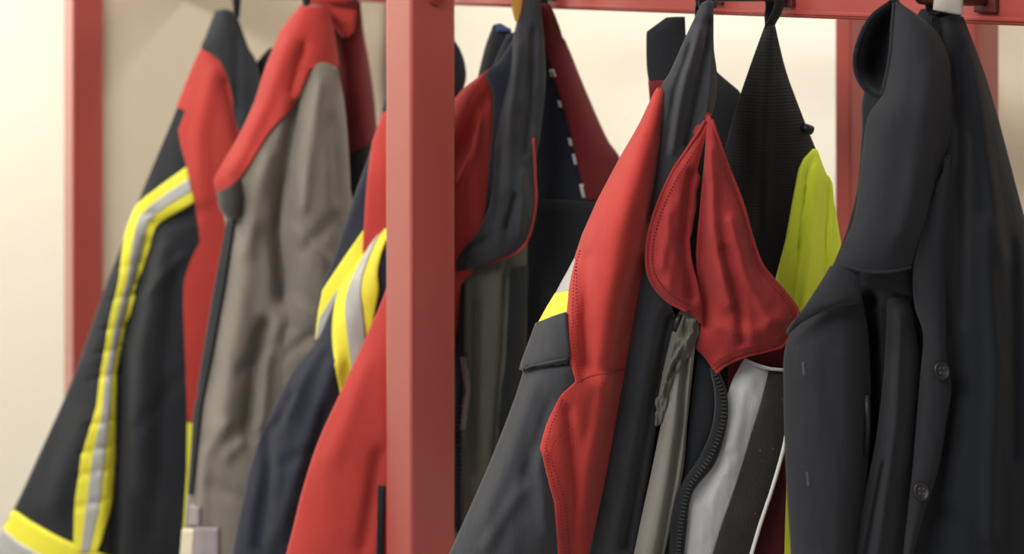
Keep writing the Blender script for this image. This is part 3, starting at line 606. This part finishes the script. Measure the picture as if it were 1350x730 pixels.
lf = g.sheet('collar_flap', [(.062, .0, [(930, 158), (934, 154), (938, 150)]), (.062, .004, [(905, 198), (918, 195), (928, 190)]), (.065, .008, [(884, 230), (905, 230), (919, 228)]), (.068, .01, [(861, 285), (888, 290), (911, 290)]), (.07, .012, [(852, 331), (883, 340), (911, 335)]), (.07, .014, [(856, 367), (888, 375), (920, 372)]), (.068, .012, [(876, 394), (900, 400), (926, 400)]), (.066, .004, [(908, 411), (918, 422), (926, 428)])],
    M['redc'], 30, 70, thick=.006, wr=.004, sc=(30, 60), folds=[([(912, 230), (902, 320), (912, 390)], 7, -.010), ([(880, 280), (872, 350)], 10, .006), ([(924, 240), (917, 330)], 4, -.01)], label='left collar flap')
rf = g.sheet('collar_flap', [(.064, .0, [(932, 158), (936, 154), (939, 156)]), (.062, .008, [(928, 215), (942, 210), (957, 213)]), (.062, .012, [(923, 268), (952, 268), (979, 267)]), (.062, .014, [(919, 318), (957, 318), (993, 317)]), (.062, .015, [(918, 354), (962, 354), (1007, 352)]), (.06, .016, [(922, 390), (980, 390), (1039, 388)]), (.06, .016, [(923, 415), (985, 418), (1053, 414)]), (.06, .016, [(921, 442), (978, 442), (1044, 436)]), (.06, .012, [(918, 459), (975, 459), (1034, 455)]),
    (.06, .01, [(924, 466), (965, 467), (1013, 462)]), (.06, .008, [(930, 473), (955, 475), (982, 470)]), (.06, .004, [(937, 483), (947, 483), (956, 481)]), (.06, 0, [(942, 492), (944, 492), (946, 491)])],
    M['redc'], 40, 110, thick=.006, wr=.003, sc=(35, 60), folds=[([(935, 200), (940, 300), (960, 400)], 9, .008), ([(930, 240), (925, 340), (932, 430)], 6, -.008), ([(965, 290), (985, 370), (1015, 420)], 9, .006), ([(955, 330), (975, 400), (980, 450)], 7, -.006), ([(940, 430), (990, 440), (1025, 425)], 10, .003)], label='right collar flap')
g.cord('collar_hem', [(930, 159), (905, 199), (885, 230), (862, 285), (853, 331), (857, 366), (877, 393), (908, 411)], .0017, M['redc'], [lf], .0006, 50)
g.cord('collar_hem', [(938, 158), (957, 214), (978, 267), (992, 317), (1006, 352), (1037, 388), (1052, 413), (1042, 436), (1033, 454), (1012, 461), (981, 469), (956, 480), (944, 491)], .0017, M['redc'], [rf], .0006, 60)
g.stitch('stitching', [(925, 182), (912, 205), (892, 236), (870, 288), (861, 331), (865, 362), (882, 385), (908, 402)], M['thread'], [lf], .0015)
g.stitch('stitching', [(942, 190), (952, 220), (972, 270), (985, 318), (999, 355), (1030, 392), (1042, 413), (1034, 432), (1024, 446), (1005, 453), (976, 460), (952, 471), (942, 480)], M['thread'], [rf], .0015)
g.sheet('maroon_facing', [(.035, 0, [(960, 448), (1000, 450), (1042, 448)]), (.035, 0, [(960, 478), (1000, 480), (1042, 478)]), (.035, 0, [(960, 512), (1000, 512), (1042, 512)])], M['redd'], 10, 10)
g.sheet('maroon_facing', [(.03, 0, [(1005, 500), (1020, 500), (1030, 500)]), (.03, 0, [(1000, 600), (1018, 600), (1037, 600)]), (.03, 0, [(985, 690), (1010, 690), (1035, 690)]), (.03, 0, [(970, 800), (1000, 800), (1032, 800)])], M['maroon'], 10, 20)
g.sheet('grey_lining', [(.045, .004, [(980, 474), (998, 482), (1015, 487)]), (.047, .004, [(966, 500), (988, 505), (1010, 508)]), (.05, .004, [(957, 530), (980, 535), (1004, 532)]), (.05, .004, [(955, 562), (975, 565), (993, 567)]), (.05, .004, [(940, 610), (960, 612), (979, 612)]), (.05, .004, [(908, 652), (940, 655), (965, 655)]), (.05, .004, [(903, 692), (930, 692), (952, 692)]), (.048, .004, [(897, 738), (918, 738), (938, 738)]), (.047, .004, [(890, 805), (905, 805), (918, 805)])],
    M['silver'], 24, 80, wr=.002, sc=(25, 50), folds=[([(985, 500), (972, 560), (955, 620)], 9, .0025), ([(960, 600), (925, 655)], 8, -.003)])
vs = g.sheet('hook_tape', [(.047, .002, [(1014, 486), (1025, 488), (1036, 489)]), (.05, .003, [(1004, 530), (1020, 531), (1037, 530)]), (.05, .003, [(993, 567), (1014, 569), (1036, 570)]), (.05, .003, [(979, 612), (1002, 613), (1026, 613)]), (.05, .003, [(965, 655), (988, 656), (1013, 656)]), (.05, .003, [(952, 692), (976, 693), (1001, 693)]), (.048, .003, [(938, 738), (962, 738), (988, 738)]), (.046, .003, [(918, 805), (944, 805), (970, 805)])], M['velcro'], 12, 60, thick=.004)
g.cord('white_piping', [(1037, 574), (1026, 614), (1013, 656), (1001, 693), (988, 738), (970, 800)], .0019, M['white'], [vs], .001, 40)
g.cord('lining_hem', [(981, 474), (998, 481), (1015, 486), (1036, 488)], .0016, M['silver'], p3=[g.pt(981, 474, .05), g.pt(998, 481, .053), g.pt(1015, 486, .053), g.pt(1036, 488, .053)])
zf = g.sheet('zip_facing', [(.045, .002, [(921, 462), (930, 470), (940, 488)]), (.045, .004, [(914, 510), (930, 515), (944, 520)]), (.045, .004, [(908, 565), (924, 565), (942, 562)]), (.045, .004, [(902, 615), (912, 612), (925, 603)]), (.045, .004, [(886, 655), (893, 652), (902, 642)]), (.045, .003, [(872, 705), (880, 700), (888, 692)]), (.045, .003, [(862, 750), (874, 745), (885, 738)]), (.045, .003, [(850, 810), (866, 810), (880, 805)])], M['black'], 12, 50)
A = [(936, 486), (942, 520), (939, 560), (922, 602), (898, 640), (885, 690), (882, 738), (878, 805)]; B = [(949, 490), (959, 520), (958, 562), (943, 610), (913, 650), (906, 692), (901, 738), (896, 805)]
zt = g.sheet('zip_tape', [(.058, .003, [a, ((a[0] + b[0]) / 2, (a[1] + b[1]) / 2), b]) for a, b in zip(A, B)], M['black'], 8, 70)
g.teeth('zip_teeth', [(943, 494), (953, 525), (951, 560), (935, 603), (908, 642), (898, 688), (893, 738), (888, 800)], M['zip'], [zt], .0010, 5.0, (.0026, .0010, .0010))
g.sheet('lining_fold', [(.05, .008, [(896, 452), (906, 450), (917, 452)]), (.05, .014, [(882, 500), (897, 500), (912, 500)]), (.05, .016, [(871, 560), (890, 560), (906, 560)]), (.05, .016, [(859, 620), (880, 620), (901, 618)]), (.05, .016, [(846, 680), (868, 684), (888, 680)]), (.05, .016, [(834, 738), (856, 740), (874, 738)]), (.05, .016, [(820, 805), (842, 806), (860, 805)])],
    M['beige'], 26, 70, back=.02, wr=.002, folds=[([(904, 470), (897, 560), (887, 630), (868, 735)], 4, -.014), ([(912, 470), (904, 570), (894, 650)], 2.5, .004)])
g.sheet('crumpled_tape', [(.062, .004, [(896, 410), (910, 408), (922, 420)]), (.062, .006, [(888, 432), (905, 432), (921, 436)]), (.062, .006, [(881, 458), (900, 458), (916, 455)]), (.06, .006, [(873, 495), (888, 488), (902, 478)]), (.058, .005, [(867, 530), (876, 526), (886, 512)]), (.055, .003, [(865, 562), (869, 560), (876, 550)])], M['olive'], 26, 70, thick=.003, wr=.007, sc=(9, 24),
    folds=[([(912, 440), (885, 480), (872, 520)], 3, .006), ([(905, 450), (880, 500)], 2.5, -.006)])
g.cord('zip_puller', None, .0028, M['button'], p3=[g.pt(897, 414, .075), g.pt(893, 424, .077), g.pt(888, 436, .076)], flat=.5)
g.loop(M['slate'], tp, .0045, 3, 0)

# ------------------------------------------------------------------ garment 7: charcoal coat at the right
g = Garment('coat', 'charcoal coat with raised collar and two buttons, farthest right on the rack', 1240, 8, 1.25, -0.1, 'coat')
tp = peg(1236, 1.25, .035)
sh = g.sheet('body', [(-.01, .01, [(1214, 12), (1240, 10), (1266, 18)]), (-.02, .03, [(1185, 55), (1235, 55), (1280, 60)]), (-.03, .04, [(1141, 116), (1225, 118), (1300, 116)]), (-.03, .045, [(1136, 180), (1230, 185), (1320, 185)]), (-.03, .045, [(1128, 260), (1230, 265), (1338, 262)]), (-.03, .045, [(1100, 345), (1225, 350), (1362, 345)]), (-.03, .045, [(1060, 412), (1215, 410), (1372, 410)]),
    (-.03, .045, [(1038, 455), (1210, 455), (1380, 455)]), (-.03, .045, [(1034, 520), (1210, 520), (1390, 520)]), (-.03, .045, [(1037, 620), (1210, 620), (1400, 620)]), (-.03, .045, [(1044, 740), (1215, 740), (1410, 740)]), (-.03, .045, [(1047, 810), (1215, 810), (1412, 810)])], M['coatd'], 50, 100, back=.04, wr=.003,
    folds=[([(1150, 400), (1150, 560), (1125, 740)], 14, -.03)])
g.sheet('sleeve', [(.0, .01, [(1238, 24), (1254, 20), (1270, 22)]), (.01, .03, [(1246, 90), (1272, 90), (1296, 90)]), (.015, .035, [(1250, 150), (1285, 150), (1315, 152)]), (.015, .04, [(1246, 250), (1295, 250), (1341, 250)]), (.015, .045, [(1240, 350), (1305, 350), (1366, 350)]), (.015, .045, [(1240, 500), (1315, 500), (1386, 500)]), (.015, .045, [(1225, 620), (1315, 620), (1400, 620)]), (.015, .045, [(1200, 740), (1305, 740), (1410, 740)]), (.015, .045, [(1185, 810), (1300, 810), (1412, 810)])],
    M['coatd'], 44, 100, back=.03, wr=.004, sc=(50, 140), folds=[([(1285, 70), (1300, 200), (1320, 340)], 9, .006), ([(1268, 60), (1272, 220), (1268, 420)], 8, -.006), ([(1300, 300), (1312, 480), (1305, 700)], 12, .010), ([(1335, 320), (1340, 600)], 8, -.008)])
SLV = [o for o in COL.objects if o.parent == g.root and o.name.startswith('sleeve')]
g.stitch('stitching', [(1253, 176), (1276, 194), (1300, 224), (1313, 256)], M['coat'], SLV, .001, r=.0004)
g.sheet('collar_inside', [(.02, .0, [(1176, 5), (1180, 3), (1184, 5)]), (.02, -.02, [(1150, 26), (1165, 26), (1182, 30)]), (.02, -.03, [(1133, 62), (1155, 62), (1180, 62)]), (.02, -.03, [(1131, 92), (1152, 92), (1176, 92)]), (.025, -.015, [(1142, 114), (1155, 114), (1170, 112)]), (.03, 0, [(1159, 126), (1162, 126), (1166, 124)])], M['coatd'], 20, 40, thick=.004)
cl = g.sheet('collar', [(.03, .0, [(1179, 4), (1184, 2), (1190, 6)]), (.035, .012, [(1177, 30), (1205, 22), (1232, 38)]), (.04, .02, [(1175, 62), (1212, 58), (1250, 74)]), (.042, .025, [(1170, 96), (1212, 94), (1254, 108)]), (.045, .028, [(1162, 126), (1208, 128), (1255, 140)]), (.045, .03, [(1145, 152), (1200, 160), (1254, 168)]), (.045, .03, [(1137, 200), (1193, 210), (1246, 205)]), (.048, .028, [(1132, 245), (1188, 252), (1236, 240)]), (.05, .025, [(1125, 290), (1178, 298), (1224, 280)]), (.052, .02, [(1112, 322), (1163, 334), (1211, 318)]), (.055, .012, [(1101, 346), (1150, 359), (1200, 353)])],
    M['coat'], 40, 90, thick=.005, wr=.0015, sc=(40, 120), folds=[([(1225, 100), (1215, 200), (1195, 300)], 18, .005), ([(1240, 170), (1225, 260)], 8, -.003)])
g.cord('collar_edge', [(1179, 5), (1177, 30), (1175, 62), (1170, 96), (1162, 126)], .0014, M['coat'], [cl], .0005, 30)
g.cord('collar_hem', [(1102, 346), (1125, 354), (1150, 358), (1178, 357), (1200, 352)], .0014, M['coat'], [cl], .0006, 24)
g.sheet('collar_stand', [(.035, .004, [(1130, 352), (1165, 352), (1203, 345)]), (.036, .005, [(1131, 362), (1166, 370), (1204, 374)]), (.036, .003, [(1133, 369), (1168, 381), (1205, 391)])], M['coat'], 16, 14)
fp = g.sheet('left_front', [(.03, .01, [(1095, 350), (1115, 362), (1134, 372)]), (.03, .02, [(1062, 405), (1100, 405), (1138, 400)]), (.03, .028, [(1036, 455), (1090, 452), (1145, 445)]), (.03, .03, [(1033, 520), (1090, 520), (1148, 520)]), (.03, .03, [(1036, 620), (1090, 620), (1144, 620)]), (.03, .03, [(1043, 740), (1090, 740), (1132, 740)]), (.03, .03, [(1046, 810), (1090, 810), (1128, 810)])],
    M['coat'], 36, 90, thick=.004, wr=.0018, sc=(40, 130), folds=[([(1118, 470), (1122, 600), (1108, 740)], 14, .003), ([(1060, 520), (1075, 720)], 16, -.002)])
lp = g.sheet('lapel', [(.058, .004, [(1102, 346), (1118, 352), (1134, 358)]), (.06, .008, [(1080, 375), (1106, 378), (1134, 374)]), (.062, .008, [(1062, 402), (1094, 400), (1134, 388)]), (.06, .004, [(1046, 424), (1064, 420), (1092, 407), (1134, 397)]), (.055, .001, [(1038, 442), (1060, 423), (1094, 408), (1134, 399)])], M['coat'], 26, 40, thick=.004, wr=.002)
g.sheet('inner_fold', [(.026, .006, [(1170, 394), (1184, 392), (1200, 394)]), (.034, .016, [(1166, 480), (1190, 480), (1213, 480)]), (.034, .018, [(1156, 570), (1180, 572), (1208, 572)]), (.034, .018, [(1141, 650), (1170, 652), (1200, 652)]), (.034, .018, [(1124, 740), (1155, 740), (1190, 740)]), (.034, .018, [(1110, 810), (1145, 810), (1182, 810)])],
    M['coat'], 24, 70, back=.015, wr=.003, folds=[([(1186, 420), (1180, 560), (1155, 740)], 7, .006), ([(1165, 610), (1140, 740)], 3.5, -.008)])
pk = g.sheet('button_placket', [(.052, .003, [(1236, 240), (1244, 225), (1253, 205)]), (.05, .006, [(1215, 310), (1232, 300), (1250, 285)]), (.048, .008, [(1204, 355), (1225, 352), (1247, 345)]), (.048, .008, [(1206, 402), (1226, 405), (1247, 410)]), (.05, .006, [(1217, 440), (1232, 448), (1248, 468)]), (.05, .006, [(1213, 500), (1232, 508), (1254, 512)]), (.05, .006, [(1208, 560), (1228, 560), (1247, 560)]), (.05, .006, [(1204, 610), (1222, 615), (1237, 618)]), (.05, .006, [(1197, 675), (1208, 678), (1217, 680)]), (.05, .006, [(1190, 738), (1196, 738), (1203, 738)]), (.05, .004, [(1183, 810), (1188, 810), (1194, 810)])],
    M['coat'], 20, 100, thick=.004, wr=.002)
def button(px, py, rot):
    tree = g.bvh([pk]); c = g.drop(tree, px, py, .0012); n = (CAM - c).normalized()
    n = (n + RV * rot).normalized(); s = n.cross(UP).normalized(); t = s.cross(n)
    V = []; Fc = []; prof = [(0, .0026), (.0022, .0026), (.0046, .0024), (.0056, .0034), (.0068, .0036), (.0078, .0028), (.0082, .0012), (.0076, 0), (0, 0)]
    ns = 24
    for r, h in prof:
        for k in range(ns):
            a = 2 * math.pi * k / ns; V.append(c + s * math.cos(a) * r * .85 + t * math.sin(a) * r + n * h)
    for i in range(len(prof) - 1):
        for k in range(ns): Fc.append((i * ns + k, i * ns + (k + 1) % ns, (i + 1) * ns + (k + 1) % ns, (i + 1) * ns + k))
    b = link('button', V, Fc, M['button'], g.root, g.o)
    for sx in (-1, 1):
        for sy in (-1, 1):
            q = c + s * sx * .0018 + t * sy * .0019 + n * .0027; W = [q + s * math.cos(k * math.pi / 4) * .0009 + t * math.sin(k * math.pi / 4) * .0009 + n * hh for hh in (-.001, .0004) for k in range(8)]
            h = link('thread_hole', W, [(k, (k + 1) % 8, 8 + (k + 1) % 8, 8 + k) for k in range(8)] + [tuple(range(8, 16))], M['threadk'], b, g.o)
button(1240, 488, .35); button(1214, 647, .2)
for x, y in ((1060, 487), (1065.5, 632)):
    g.cord('buttonhole', [(x - 1, y - 10), (x, y), (x + 1, y + 9)], .0011, M['threadk'], [fp], .0004, 8, flat=.6)
g.cord('pen_clip', None, .0028, M['button'], p3=[g.pt(1143, 520, .04), g.pt(1144, 560, .04), g.pt(1142, 600, .04)], flat=.6)
g.sheet('hanging_loop', [(.02, .004, [(1231, -16), (1250, -16), (1271, -16)]), (.022, .004, [(1231, 0), (1250, 0), (1270, 2)]), (.022, .002, [(1230, 13), (1250, 17), (1269, 20)])], M['greyloop'], 12, 12, thick=.003, label='pale grey loop')
g.px0 = 1236; g.loop(M['coatd'], tp, .005, 4, 10)
